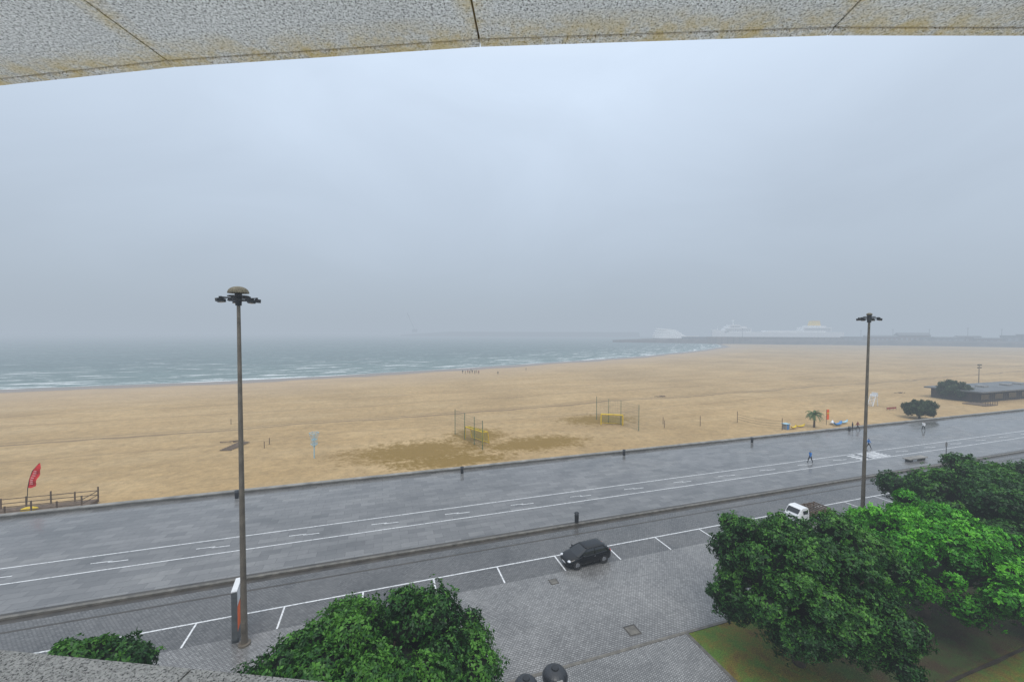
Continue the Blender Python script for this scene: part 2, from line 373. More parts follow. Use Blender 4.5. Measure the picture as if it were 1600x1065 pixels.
# ---------------- tall lamps
def lamp(loc,h,dome,label,tilt,hs):
    e=empty("street_lamp",loc,label,"street lamp","tall lamp masts along the parking bays",tilt=tilt)
    b=MB(); b.cyl((0,0,0),(0,0,.12),.36,.36,16); b.cyl((0,0,.12),(0,0,2.2),.19,.185,16); b.cyl((0,0,2.2),(0,0,h-.9),.18,.10,16); b.box((0,-.18,1.2),(.2,.06,.6)); b.obj("pole",M_POLE,e,smooth=False)
    zt=h-.85
    b=MB(); R=.9*hs; n=18
    for zz in (zt-.02,zt+.24):
        for i in range(n):
            a0=2*math.pi*i/n;a1=2*math.pi*(i+1)/n
            b.cyl((R*.62*math.cos(a0),R*.62*math.sin(a0),zz),(R*.62*math.cos(a1),R*.62*math.sin(a1),zz),.035,.035,6)
    for i in range(7):
        a0=2*math.pi*i/7+.2
        b.cyl((.1*math.cos(a0),.1*math.sin(a0),zt+.1),(.98*hs*math.cos(a0),.98*hs*math.sin(a0),zt+.14),.03,.03,6)
    b.cyl((0,0,zt-.35),(0,0,zt+.42),.17,.20,14)
    b.obj("lamp_carriage",M_DARK,e)
    for i in range(7):
        a0=2*math.pi*i/7+.2
        f=MB(); Rm=Matrix.Rotation(a0,3,'Z')@Matrix.Rotation(math.radians(6),3,'Y')
        p=Vector((1.02*hs*math.cos(a0),1.02*hs*math.sin(a0),zt-.03))
        f.box(p,(.34*hs,.34*hs,.20),0,Rm); f.box(p-Rm@Vector((0,0,.111)),(.28*hs,.28*hs,.02),1,Rm); f.box(p+Rm@Vector((-.06,0,.15)),(.12,.14,.10),0,Rm)
        f.obj("floodlight",[M_DARK,M_LENS],e)
    b=MB(); b.ell((0,0,zt+.50),(dome,dome,dome*.62),0,20,8,0,90); b.cyl((0,0,zt+.42),(0,0,zt+.51),dome*1.04,dome*1.04,20)
    b.obj("dome_cap",M_DOME,e,smooth=True)
    return e
pl=G(382,1006); lamp(pl,22.8,.56,"tall brown lamp mast with ring of floodlights and mossy domed cap",(0,math.radians(-.25)),1.0)
pr=G(1347,818); lamp(pr,22.3,.24,"tall brown lamp mast with floodlight ring and small cap",(0,math.radians(1.0)),.86)
# small lamp far
p=S(1529,604)
e=empty("street_lamp",p,"slim twin-headed lamp post by the beach restaurant","street lamp")
b=MB(); b.cyl((0,0,0),(0,0,9),.16,.10,8); b.obj("pole",M_POLE,e)
for z in (8.7,7.6):
    b=MB(); b.box((0,0,z),(2.0,.12,.12)); b.box((-.9,-.1,z),(.45,.4,.35)); b.box((.9,-.1,z),(.45,.4,.35)); b.obj("lamp_head",M_DARK,e)
# advertising panel
pp=G(368,999); e=empty("advertising_panel",(pp.x,pp.y+.3,0),"tall grey advertising panel with orange and white poster","sign",rz=math.radians(7))
b=MB(); b.box((0,0,.15),(.4,1.2,.3)); b.box((0,-.72,1.85),(.30,.16,3.1)); b.box((0,.72,1.85),(.26,.12,3.1)); b.box((0,0,3.42),(.32,1.6,.08),1); b.box((0,0,.36),(.26,1.3,.12)); b.obj("frame",[mat("panel_frame",(.11,.12,.125),.5,.3),M_WHITE],e)
b=MB(); b.box((0,0,1.89),(.16,1.30,2.93)); b.obj("backing",mat("panel_grey",(.33,.34,.35),.5),e)
b=MB(); b.box((.085,0,2.75),(.01,1.28,1.1),1); b.box((.085,0,1.3),(.01,1.28,1.6),0); b.obj("poster",[M_ORANGE,M_WHITE],e)
# ---------------- cars
def wheel(e,x,y,s_,r=.32):
    wq=bpy.data.objects.new("wheel",None); COL.objects.link(wq); wq.parent=e; wq.location=(x,y,r); wq.empty_display_size=.2
    b=MB(); b.cyl((0,-.11,0),(0,.11,0),r,r,22); b.obj("tyre",M_RUB,wq,bevel=.02)
    b=MB(); b.cyl((0,s_*.10,0),(0,s_*.118,0),r*.67,r*.62,20)
    for k in range(5):
        a=2*math.pi*k/5; b.box((.1*math.cos(a),s_*.125,.1*math.sin(a)),(.17,.02,.04),0,Matrix.Rotation(-a,3,'Y'))
    b.obj("rim",M_RIM,wq)
def car(loc,rz,paint,label,kind="hatch"):
    e=empty("parked_car",loc,label,"car",rz=rz)
    st=[(-2.18,.36,.56,.60),(-2.10,.26,.66,.74),(-1.88,.21,.78,.84),(-1.45,.2,.87,.895),(-.95,.2,.95,.91),(-.2,.2,.98,.915),(.7,.2,1.01,.915),(1.4,.2,1.05,.90),(1.85,.22,1.06,.86),(2.06,.30,1.0,.79),(2.13,.42,.78,.72)]
    rings=[]
    for x,zb,zt,w_ in st:
        h=[(.78*w_,zb),(.97*w_,zb+.08),(w_,zb+(zt-zb)*.45),(.985*w_,zt-.16),(.93*w_,zt-.05),(.80*w_,zt),(.4*w_,zt+.025)]
        ring=[(x,-y,z) for y,z in h]+[(x,y,z) for y,z in reversed(h)]
        rings.append(ring)
    b=MB(); b.loft(rings); b.obj("body",paint,e,smooth=True)
    zr=1.42; xb0,xt0,xt1,xb1=-1.28,-.30,1.45,2.02; wb,wt=.81,.60
    def fr(x0,x1,w_,z,rn=.0): return [(x0,-w_*.70,z),(x0+.18,-w_,z),(x1-.14,-w_,z),(x1,-w_*.78,z),(x1,w_*.78,z),(x1-.14,w_,z),(x0+.18,w_,z),(x0,w_*.70,z)]
    b=MB(); b.loft([fr(xb0,xb1,wb+.02,.93),fr(xb0*.42+xt0*.58,xb1*.62+xt1*.38,(wb+wt)/2+.045,1.22),fr(xt0,xt1,wt+.02,zr-.03)]); b.obj("window",M_GLASS,e)
    b=MB(); b.loft([fr(xt0-.06,xt1+.16,wt+.045,zr-.045),fr(xt0+.02,xt1+.10,wt+.01,zr),fr(xt0+.25,xt1-.15,wt*.8,zr+.035),fr(xt0+.5,xt1-.4,wt*.4,zr+.05)])
    b.obj("roof",paint,e,smooth=True)
    for s_ in (-1,1):
        for (x0,x1,hw) in ((xb0+.12,xt0+.1,.035),( .40,.46,.04),(xb1-.20,xt1-.05,.10)):
            b=MB(); xm=x0*.45+x1*.55; ym=s_*((wb+wt)/2+.028)
            rg_=[[(px_-hw,py_-.04,pz_),(px_+hw,py_-.04,pz_),(px_+hw,py_+.04,pz_),(px_-hw,py_+.04,pz_)] for px_,py_,pz_ in ((x0,s_*wb,.95),(xm,ym,1.22),(x1,s_*wt,zr-.03))]
            b.loft(rg_); b.obj("pillar",paint,e)
        b=MB(); b.box((-.78,s_*.99,1.02),(.14,.2,.13)); b.obj("mirror",paint,e,bevel=.03)
        b=MB(); b.ell((-1.99,s_*.62,.68),(.18,.17,.08),0,10,6); b.obj("headlight",M_HL,e,smooth=True)
        b=MB(); b.ell((2.06,s_*.66,.88),(.08,.13,.13),0,10,6); b.obj("tail_light",M_TL,e,smooth=True)
        b=MB(); b.box((.35,s_*.915,.82),(.16,.03,.03)); b.obj("door_handle",M_RIM,e)
        for x in (-1.36,1.30):
            wheel(e,x,s_*.81,s_,.33)
            b=MB(); b.cyl((x,s_*.80,.34),(x,s_*.908,.36),.395,.38,22); b.obj("wheel_arch",M_RUB,e)
    b=MB(); b.box((-2.15,0,.50),(.05,.95,.14)); b.obj("grille",M_RUB,e)
    b=MB(); b.box((-2.185,0,.42),(.02,.5,.11)); b.obj("number_plate",M_WHITE,e)
    b=MB(); b.box((2.14,0,.6),(.02,.5,.11)); b.obj("number_plate",M_WHITE,e)
    return e
P_BLK=mat("black_car_paint",(.003,.004,.006),.07,0,.15,spec=.38); P_WHT=mat("white_car_paint",(.76,.77,.78),.25,0,.04,coat=.6)
car((16.9,30.75,.004),math.radians(4),P_BLK,"black five-door hatchback parked in a marked roadside bay")
# white flatbed truck
wp=G(1260,812); e=empty("flatbed_truck",(wp.x,wp.y,.004),"small white flatbed truck with brown slatted load bed behind trees","truck",scale=.88)
b=MB()
def rr_(x,w_,z0,z1): return [(x,-w_,z0),(x,-w_,z1*.62+z0*.38),(x,-w_*.86,z1),(x,w_*.86,z1),(x,w_,z1*.62+z0*.38),(x,w_,z0)]
b.loft([rr_(-2.6,.86,.4,1.0),rr_(-2.45,.92,.35,1.25),rr_(-1.95,.93,.35,1.85),rr_(-1.7,.93,.35,1.95),rr_(-.95,.93,.35,1.95),rr_(-.85,.92,.4,1.85)]); b.obj("cab",P_WHT,e)
b=MB(); b.add([(-2.40,-.72,1.34),(-2.40,.72,1.34),(-2.02,.70,1.80),(-2.02,-.70,1.80)],[(0,1,2,3)]); b.v=[(x-.03,y,z+.02) for x,y,z in b.v]; b.obj("windscreen",M_GLASS,e)
for s_ in (-1,1):
    b=MB(); b.box((-1.45,s_*.905,1.5),(.75,.06,.42)); b.obj("side_window",M_GLASS,e)
b=MB(); b.box((.95,0,.8),(3.5,1.9,.14)); b.obj("load_bed",M_DARK,e)
b=MB()
for s_ in (-1,1):
    for z in (.98,1.2,1.42): b.box((.95,s_*.95,z),(3.5,.04,.16))
    for i in range(5): b.box((-.75+.85*i,s_*.99,1.18),(.07,.05,.75))
for z in (.98,1.2,1.42): b.box((2.7,0,z),(.04,1.9,.16))
for i in range(7): b.box((-.6+.5*i,0,1.35),(.12,1.8,.05))
b.obj("slatted_side",M_WOOD,e)
for s_ in (-1,1):
    for x in (-1.8,1.6): wheel(e,x,s_*.82,s_,.34)
# ---------------- people
def person_mesh(name,pose,top,legs,hair):
    P_={'stand':dict(lf=(.09,.02),rf=(-.09,-.02),lh=(.26,.04,.86),rh=(-.26,.04,.86)),
        'walk':dict(lf=(.08,.34),rf=(-.08,-.32),lh=(.25,-.22,.92),rh=(-.25,.26,.95)),
        'wide':dict(lf=(.22,.05),rf=(-.2,-.1),lh=(.42,.2,1.1),rh=(-.38,.1,.95))}[pose]
    V=[(0,0,.93),(0,.01,1.15),(0,.0,1.38),(0,.01,1.48),(0,.03,1.56),(0,.03,1.68)]; Rr=[.15,.14,.15,.06,.085,.08]
    E=[(0,1),(1,2),(2,3),(3,4),(4,5)]
    for s_,ft,hd in ((1,P_['lf'],P_['lh']),(-1,P_['rf'],P_['rh'])):
        i=len(V); V+=[(s_*.19,0,1.40),((s_*.19+hd[0])/2+s_*.03,hd[1]/2-.03,(1.40+hd[2])/2),hd,(hd[0],hd[1]+.03,hd[2]-.1)]; Rr+=[.075,.06,.045,.035]; E+=[(2,i),(i,i+1),(i+1,i+2),(i+2,i+3)]
        i=len(V); V+=[(s_*.10,0,.86),((s_*.10+ft[0])/2,ft[1]/2+.05,.48),(ft[0],ft[1]-.02,.08),(ft[0],ft[1]+.15,.045)]; Rr+=[.105,.075,.05,.04]; E+=[(0,i),(i,i+1),(i+1,i+2),(i+2,i+3)]
    me=bpy.data.meshes.new(name); me.from_pydata(V,E,[]); o=bpy.data.objects.new("tmp",me); COL.objects.link(o)
    sk=o.modifiers.new("s",'SKIN')
    for k,r in enumerate(Rr): me.skin_vertices[0].data[k].radius=(r,r*.85 if k<3 else r)
    me.skin_vertices[0].data[0].use_root=True
    ss=o.modifiers.new("u",'SUBSURF'); ss.levels=1; ss.render_levels=1
    dg=bpy.context.evaluated_depsgraph_get(); ev=o.evaluated_get(dg); m2=bpy.data.meshes.new_from_object(ev); m2.name=name
    bpy.data.objects.remove(o)
    m2.materials.clear()
    for m in (top,legs,SKINM,hair): m2.materials.append(m)
    for p in m2.polygons:
        c=p.center; p.use_smooth=True
        if c.z>1.62 or (c.z>1.53 and c.y<.03): k=3
        elif c.z>1.49: k=2
        elif c.z<.93 and abs(c.x)<.24 : k=1
        elif c.z<.88: k=2
        else: k=0
        p.material_index=k
    return m2
SKINM=mat("skin",(.45,.28,.2),.6); HAIR=mat("dark_hair",(.03,.02,.015),.7)
J_BLUE=mat("blue_jacket",(.01,.16,.48),.7); J_WHITE=mat("white_top",(.8,.8,.8),.7); J_DARK=mat("dark_wetsuit",(.012,.014,.018),.6); J_RED=mat("dark_red_top",(.22,.03,.03),.7); T_DARK=mat("dark_trousers",(.02,.022,.03),.8)
pm={'bw':person_mesh("person_blue",'walk',J_BLUE,T_DARK,HAIR),'ww':person_mesh("person_white",'walk',J_WHITE,T_DARK,HAIR),'ds':person_mesh("person_dark",'stand',J_DARK,T_DARK,HAIR),'dw':person_mesh("person_dark_wide",'wide',J_DARK,T_DARK,HAIR),'rs':person_mesh("person_red",'walk',J_RED,T_DARK,HAIR)}
def person(k,loc,rz,label,group=None,s=1.04):
    o=bpy.data.objects.new("person",pm[k]); COL.objects.link(o); o.location=loc; o.rotation_euler[2]=rz; o.scale=(s,s,s); return tag(o,label,"person",group)
person('bw',G(1266,722,.12),math.radians(80),"person walking in blue jacket and dark trousers on wet promenade")
person('bw',G(1357,700,.12),math.radians(200),"person in bright blue jacket walking near the lamp mast")
person('ww',G(1443,672,.12),math.radians(90),"person in white top jogging along the promenade")
person('ds',G(1332,672,.12),math.radians(20),"person in dark clothes standing beside the beach wall")
person('rs',G(1340,671,.12),math.radians(200),"person in dark red top beside the beach wall")
for i,(x,y) in enumerate([(723,583),(727,584),(731,583),(734,584),(738,583),(742,584),(745,583),(748,584),(736,581)]):
    person(['ds','dw','rs','ds','dw'][i%5],S(x,y),i*1.3,"beachgoer in dark wetsuit standing in a group on the sand","group of people near the waterline",1.12)
person('ds',S(778,585),0,"lone person in dark clothes standing on the sand"); person('dw',S(822,579),1,"lone person in dark clothes near the water")
# ---------------- bins, posts
def bin_(loc,label):
    e=empty("litter_bin",loc,label,"litter bin","dark litter bins on the promenade")
    b=MB(); b.cyl((0,0,0),(0,0,.72),.20,.23,14); b.obj("body",M_DARK,e,bevel=.01)
    b=MB(); b.cyl((0,0,.86),(0,0,.95),.26,.20,14); b.cyl((.17,0,.7),(.17,0,.88),.02,.02,6); b.cyl((-.17,0,.7),(-.17,0,.88),.02,.02,6); b.obj("lid",M_DARK,e)
    return e
e0=bin_(G(370,778,.12),"dark cylindrical litter bin standing beside the beach wall"); reg(e0)
for (x,y) in [(722,739),(975,711),(1175,691),(1327,673)]:
    clone(e0,G(x,y,.12))
clone(e0,G(901,816,.12),scale=(1,1,1.15),label="dark litter bin standing on open wet paving by the kerb")
# sign post with bin
e=empty("sign_post",G(1478,719,.12),"slim dark post with small sign and grey box","sign")
b=MB(); b.cyl((0,0,0),(0,0,2.9),.05,.05,8); b.obj("pole",M_DARK,e); b=MB(); b.box((0,0,2.5),(.5,.05,.6)); b.obj("sign_plate",M_CONC,e); b=MB(); b.box((-.35,0,.6),(.5,.4,.9)); b.obj("box",M_CONC,e,bevel=.03)
# bench
p=G(1430,719,.12); e=empty("stone_bench",p,"long low dark stone bench on wet promenade","bench")
b=MB(); b.box((0,0,.44),(4.4,.95,.16)); b.obj("seat",M_CAP,e,bevel=.02)
for x in (-1.5,1.5):
    b=MB(); b.box((x,0,.17),(.6,.7,.36)); b.obj("leg",M_DARK,e)
# recycling containers
M_BIN=mat("dark_grey_container",(.025,.028,.034),.4,.1,.25,4)
for k,(x,y,s_) in enumerate([(867,1066,.95),(822,1080,.88)]):
    p=G(x,y+22,.12); e=empty("recycling_container",p,"dark round recycling container with domed lid on sidewalk","recycling bin","round recycling containers",scale=s_)
    b=MB(); b.cyl((0,0,0),(0,0,1.15),.62,.68,24); b.obj("body",M_BIN,e)
    b=MB(); b.cyl((0,0,1.15),(0,0,1.27),.74,.74,24); b.ell((0,0,1.27),(.70,.70,.42),0,24,8,0,80); b.obj("lid",M_BIN,e,smooth=False)
    b=MB(); b.cyl((0,0,1.68),(0,0,1.74),.22,.2,16); b.obj("cap",M_DARK,e)
    b=MB(); b.box((.0,-.66,1.38),(.35,.12,.18)); b.obj("hatch",M_CONC,e)
# manholes & drains
def plate(x,y,s_,nm,label):
    p=G(x,y,.004); b=MB(); b.box((0,0,.0),(s_,s_,.008)); b.box((0,0,.006),(s_*.78,s_*.78,.008),1)
    o=b.obj(nm,[M_KERBD,M_KERB],loc=p); tag(o,label,"manhole cover")
plate(988,984,.9,"manhole_cover","square iron manhole cover set in granite setts"); plate(865,908,.7,"manhole_cover","small square manhole cover near parked car")
# ---------------- goals
def goal(pxy,rz,label,W=5.0):
    e=empty("football_goal",S(*pxy),label,"goal","beach football goals",rz=rz)
    b=MB(); h=2.4
    for s_ in (-1,1):
        b.cyl((s_*W/2,0,0),(s_*W/2,0,h),.14,.14,8); b.cyl((s_*W/2,0,h),(s_*W/2,1.2,h*.95),.08,.08,6); b.cyl((s_*W/2,1.2,h*.95),(s_*W/2,1.6,0),.08,.08,6)
    b.cyl((-W/2,0,h),(W/2,0,h),.14,.14,8); b.cyl((-W/2,1.6,.1),(W/2,1.6,.1),.09,.09,6); b.cyl((-W/2,1.2,h*.95),(W/2,1.2,h*.95),.07,.07,6); b.obj("goal_frame",M_YEL,e)
    b=MB(); k=18
    for i in range(k+1):
        x=-W/2+W*i/k; b.cyl((x,1.2,h*.95),(x,1.6,0),.028,.028,4); b.cyl((x,0,h),(x,1.2,h*.95),.028,.028,4)
    for i in range(9):
        t_=i/9; b.cyl((-W/2,1.2+.4*t_,h*.95*(1-t_)),(W/2,1.2+.4*t_,h*.95*(1-t_)),.028,.028,4)
    b.obj("net",M_GNET,e)
goal((740,690),math.radians(-66),"yellow beach football goal with net on trodden sand",5.6)
goal((956,664),math.radians(-30),"yellow beach football goal with net beside tall posts",4.8)
def netfence(pts,label,h=5.2):
    Pp=[S(*p) for p in pts]; o=Pp[0]; e=empty("ball_fence",o,label,"fence","ball stop fences behind the goals")
    for p in Pp:
        b=MB(); b.cyl(p-o,p-o+Vector((0,0,h)),.07,.06,8); b.obj("post",M_GREEN,e)
    b=MB()
    for a,c_ in zip(Pp[:-1],Pp[1:]):
        a=a-o;c_=c_-o; k=int((c_-a).length/.5)+1
        for i in range(k+1):
            p=a.lerp(c_,i/k); b.cyl(p+Vector((0,0,.1)),p+Vector((0,0,h-.1)),.012,.012,3)
        for i in range(10):
            z=.2+(h-.4)*i/9; b.cyl(a+Vector((0,0,z)),c_+Vector((0,0,z)),.012,.012,3)
    b.obj("net",M_NET,e)
netfence([(711,678),(726,686),(741,694),(754,702)],"tall green posts with fine netting behind a goal")
netfence([(932,655),(951,660),(970,663),(998,673)],"tall grey green posts with netting around a goal",5.6)
# blue basket frame
e=empty("ball_game_stand",S(491,716),"light blue tubular beach game stand with basket top","play equipment")
b=MB(); b.cyl((0,0,0),(0,0,4.2),.09,.08,8); b.obj("pole",M_LBLUE,e)
b=MB()
for i in range(6):
    a0=2*math.pi*i/6;a1=2*math.pi*(i+1)/6
    for (r,z) in ((.75,4.3),(.42,3.2),(.5,2.4)):
        b.cyl((r*math.cos(a0),r*math.sin(a0),z),(r*math.cos(a1),r*math.sin(a1),z),.045,.045,5)
    b.cyl((.75*math.cos(a0),.75*math.sin(a0),4.3),(.42*math.cos(a0),.42*math.sin(a0),3.2),.035,.035,5)
    b.cyl((.42*math.cos(a0),.42*math.sin(a0),3.2),(.5*math.cos(a0),.5*math.sin(a0),2.4),.035,.035,5)
    b.cyl((.5*math.cos(a0),.5*math.sin(a0),2.4),(0,0,1.9),.03,.03,5)
    b.cyl((.42*math.cos(a0),.42*math.sin(a0),3.2),(0,0,3.2),.03,.03,5)
b.obj("basket_frame",M_LBLUE,e)
# red feather flag
p=S(42,788)
e=empty("feather_flag",p,"red feather flag leaning in the wind by a beach deck","flag",rz=math.radians(-18))
b=MB(); b.cyl((0,0,0),(.15,0,2.0),.04,.035,6); b.cyl((.15,0,2.0),(.35,0,3.0),.035,.03,6); b.cyl((.35,0,3.0),(.75,0,4.1),.03,.025,6); b.cyl((.75,0,4.1),(1.6,0,5.05),.025,.015,6); b.obj("pole",M_DARK,e)
b=MB(); L0=[];n=12
sp_=[(.16,2.0),(.35,3.0),(.75,4.1),(1.6,5.05)]
for i in range(n+1):
    t_=i/n; z=2.05+3.0*t_; x=float(np.interp(z,[a[1] for a in sp_],[a[0] for a in sp_]))
    wd=float(np.interp(t_,[0,.08,.5,.85,1],[.35,.8,1.0,.75,.06]))
    L0.append(((x,.02*math.sin(i),z),(x+wd,.10*math.sin(i*1.1),z-wd*.10)))
for i in range(n):
    b.add([L0[i][0],L0[i][1],L0[i+1][1],L0[i+1][0]],[(0,1,2,3)])
b.obj("banner",M_RED,e)
b=MB()
for i in range(2,9):
    A0=Vector(L0[i][0]).lerp(Vector(L0[i][1]),.3);B0=Vector(L0[i][0]).lerp(Vector(L0[i][1]),.68); o_=Vector((0,-.13,0)); u_=Vector((.04,0,.13))
    b.add([A0+o_,B0+o_,B0+o_+u_,A0+o_+u_],[(0,1,2,3)])
b.obj("lettering",mat("flag_pink_print",(.72,.30,.30),.7),e)
# deck with railing
p=S(140,793); e=empty("beach_deck",(p.x,58.6,0),"weathered wooden beach deck with post railing behind wall","deck")
b=MB()
for i in range(80): b.box((-.1-.2*i,1.4,-.52),(.185,3.0,.05))
b.box((-8,1.4,-.75),(16,2.7,.4)); b.obj("decking",M_WOOD,e)
b=MB()
for i in range(8):
    for y in (0.0,2.8):
        b.box((-2.2*i,y,.10),(.11,.11,1.15+(.7 if i in(0,2) else 0)))
for y in (0.0,2.8):
    for z in (.05,.55): b.box((-7.7,y,z),(15.4,.05,.08))
for z in (.05,.55): b.box((0,1.4,z),(.05,2.8,.08))
b.obj("railing",M_WOOD,e)
o=MB(); o.ell((0,0,.25),(.8,.4,.28),0,12,6); o=o.obj("storage_crate",M_YEL,loc=(p.x-5,59.3,-.42),smooth=True); tag(o,"yellow and grey covered bundle on the wooden deck","crate")
# ---------------- kiosk things
def post(px,py,h,m=M_WOOD,lab="wooden post standing in the sand"):
    b=MB(); b.cyl((0,0,-.2),(0,0,h),.07,.06,8); b.cyl((0,0,h),(0,0,h+.05),.075,.03,8); o=b.obj("wooden_post",m,loc=S(px,py)); tag(o,lab,"post","posts standing in the sand")
for a in [(1094,665,2.2),(1038,668,1.6),(1036,662,1.6),(1152,660,2.6),(1222,672,2.6),(413,700,1.2),(421,694,1.2),(361,663,1.3)]: post(*a)
A=S(1152,661);B=S(1222,673); e=empty("rope_fence",A,"sagging net fence between wooden posts on the sand","fence")
k=14
for r_ in range(3):
    b=MB()
    for i in range(k):
        f=lambda t_:(A.lerp(B,t_)-A)+Vector((0,0,1.0+.55*r_-.35*math.sin(math.pi*t_)))
        b.cyl(f(i/k),f((i+1)/k),.03,.03,4)
    b.obj("rope",M_DARK,e)
# orange banner
e=empty("orange_banner",S(1291,664),"upright orange advertising banner beside a palm tree","banner")
b=MB(); b.cyl((0,0,0),(0,0,3.6),.05,.04,6); b.obj("pole",M_DARK,e); b=MB(); b.box((.45,0,2.4),(.8,.04,2.3)); b.obj("banner_cloth",M_ORANGE,e); b=MB(); b.box((.45,-.03,2.7),(.6,.01,.3)); b.obj("lettering",M_YEL,e)
# kayaks
def board(px,py,m,rz,label,nm="surfboard",cat="surfboard",s_=1):
    b=MB(); rings=[]
    for i in range(9):
        t_=i/8; w_=.42*math.sin(math.pi*(.06+.88*t_))**.7; x=-1.5+3*t_; z=.12+.25*(2*t_-1)**4
        rings.append([(x,-w_,z),(x,-w_*.5,z-.1),(x,w_*.5,z-.1),(x,w_,z),(x,w_*.5,z+.08),(x,-w_*.5,z+.08)])
    b.loft(rings); o=b.obj(nm,m,loc=S(px,py)+Vector((0,0,.25)),rz=rz,smooth=True); o.scale=(s_*.85,s_*.85,s_*1.2); tag(o,label,cat,"boards lying by the beach kiosk")
board(1309,665,M_BLUE,.2,"bright blue kayak lying on the sand","kayak","kayak",1.4); board(1300,663,M_WHITE,.5,"white surfboard lying beside blue kayak",s_=1.1); board(1318,662,M_LBLUE,.1,"light blue surfboard lying on the sand",s_=1.2)
board(1250,668,M_YEL,0,"yellow surfboard lying near the net fence",s_=1.1); board(1240,670,M_YEL,.3,"yellow board lying near the storage hut",s_=1.0)
# kiosk hut
p=S(1230,671); e=empty("beach_hut",p,"small grey and blue beach storage hut beside the wall","hut",scale=.8)
b=MB(); b.box((0,.4,.7),(1.4,1.2,1.6)); b.obj("wall",M_CONC,e); b=MB(); b.box((0,.4,1.56),(1.7,1.5,.1)); b.obj("roof",M_LBLUE,e); b=MB(); b.box((0,-.21,.7),(.6,.03,1.3)); b.obj("door",M_BLUE,e)
# white slanted frame
e=empty("lifeguard_chair",S(1363,634),"white slanted lifeguard stand on the sand","lifeguard chair",scale=.85)
b=MB()
for y in (-.8,.8):
    b.cyl((-1.2,y,0),(0.4,y,4.0),.12,.12,6); b.cyl((1.4,y,0),(.6,y,4.0),.12,.12,6)
for i in range(8): t_=i/8; b.cyl((-1.2+1.6*t_,-.8,4*t_),(-1.2+1.6*t_,.8,4*t_),.09,.09,5)
b.obj("frame",M_WHITE,e); b=MB(); b.box((.6,0,3.4),(1.3,1.8,.12)); b.box((1.1,0,4.0),(.1,1.8,1.2)); b.obj("seat",M_WHITE,e)
e=empty("beach_windbreak",S(1393,641),"red and dark fabric windbreak stretched on the sand","windbreak")
for i in range(4):
    b=MB(); b.cyl((i*1.3-2,0,0),(i*1.3-2,0,1.0),.04,.04,6); b.obj("pole",M_WOOD,e)
b=MB(); b.box((-.05,0,.65),(3.9,.03,.45)); b.obj("cloth",mat("faded_red_cloth",(.30,.05,.04),.8),e)
def drift(px,py,n,label):
    b=MB()
    for i in range(n):
        a=random.uniform(-.4,.4); x=random.uniform(-1.5,1.5); l=random.uniform(1,2.5); y=random.uniform(-.5,.5)
        b.cyl((x-l/2*math.cos(a),y-l/2*math.sin(a),.1+.1*i/n),(x+l/2*math.cos(a),y+l/2*math.sin(a),.15+.3*i/n),.1,.06,6)
    tag(b.obj("driftwood",M_WOOD,loc=S(px,py)),label,"driftwood")
drift(1032,620,7,"dark tangle of driftwood on open sand"); drift(1408,614,6,"low pile of driftwood on the sand"); drift(365,690,4,"broken wooden boards half buried in sand")
p=S(368,697); b=MB()
for i in range(9): b.box((0,-2.5+.6*i,.06+.015*i),(2.0,.36,.08))
tag(b.obj("timber_ramp",M_WOOD,loc=p,rz=math.radians(-18)),"weathered timber boardwalk ramp half buried in sand","ramp")
# ---------------- palm
M_FROND=mat("palm_frond",(.06,.11,.025),.6,0,.4); M_BARK=mat("tree_bark",(.085,.065,.045),.9,0,.35,4,.6,20)
e=empty("palm_tree",S(1272,668),"small palm tree with drooping fronds behind beach wall","palm tree"); e.scale=(.8,.8,.95)
b=MB(); b.cyl((0,0,-.2),(.05,0,1.6),.28,.22,10); b.cyl((.05,0,1.6),(0,0,3.2),.22,.26,10); b.obj("trunk",M_BARK,e)
b=MB()
for i in range(34):
    a=random.uniform(0,6.28); el_=random.uniform(-.1,1.25); L_=random.uniform(1.7,2.4); prev=Vector((0,0,3.2)); dirv=Vector((math.cos(a)*math.cos(el_),math.sin(a)*math.cos(el_),math.sin(el_)))
    side=Vector((-math.sin(a),math.cos(a),0))
    for k in range(9):
        nxt=prev+dirv*(L_/9); dirv=(dirv+Vector((0,0,-.19))).normalized()
        for s_ in (-1,1):
            b.add([prev,nxt,nxt+side*s_*.42+Vector((0,0,-.22))+dirv*.2],[(0,1,2)])
        prev=nxt
b.obj("crown",M_FROND,e)
# ---------------- foliage
def leafmat(name,dark,mid,lite):
    g=NG(name); at=g.N.new('ShaderNodeAttribute'); at.attribute_name="tone"
    c=g.ramp(at.outputs['Fac'],[(0,dark),(.5,mid),(1,lite)])
    g.b.inputs['Specular IOR Level'].default_value=.35
    g.out(c,.45)
    tr=g.N.new('ShaderNodeBsdfTranslucent'); g.L.new(c,tr.inputs[0]); mxs=g.N.new('ShaderNodeMixShader'); mxs.inputs[0].default_value=.25
    g.L.new(g.b.outputs[0],mxs.inputs[1]); g.L.new(tr.outputs[0],mxs.inputs[2]); g.L.new(mxs.outputs[0],g.N['Material Output'].inputs['Surface'])
    return g.m
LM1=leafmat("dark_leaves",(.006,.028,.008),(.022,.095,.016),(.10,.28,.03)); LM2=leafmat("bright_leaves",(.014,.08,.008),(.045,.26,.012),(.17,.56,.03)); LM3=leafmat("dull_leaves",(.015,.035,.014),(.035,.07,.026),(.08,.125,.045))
CORE=mat("crown_shade_core",(.004,.012,.004),1.0,0,.3)  # solid blobs behind the leaves, crevice shade put into their near-black colour
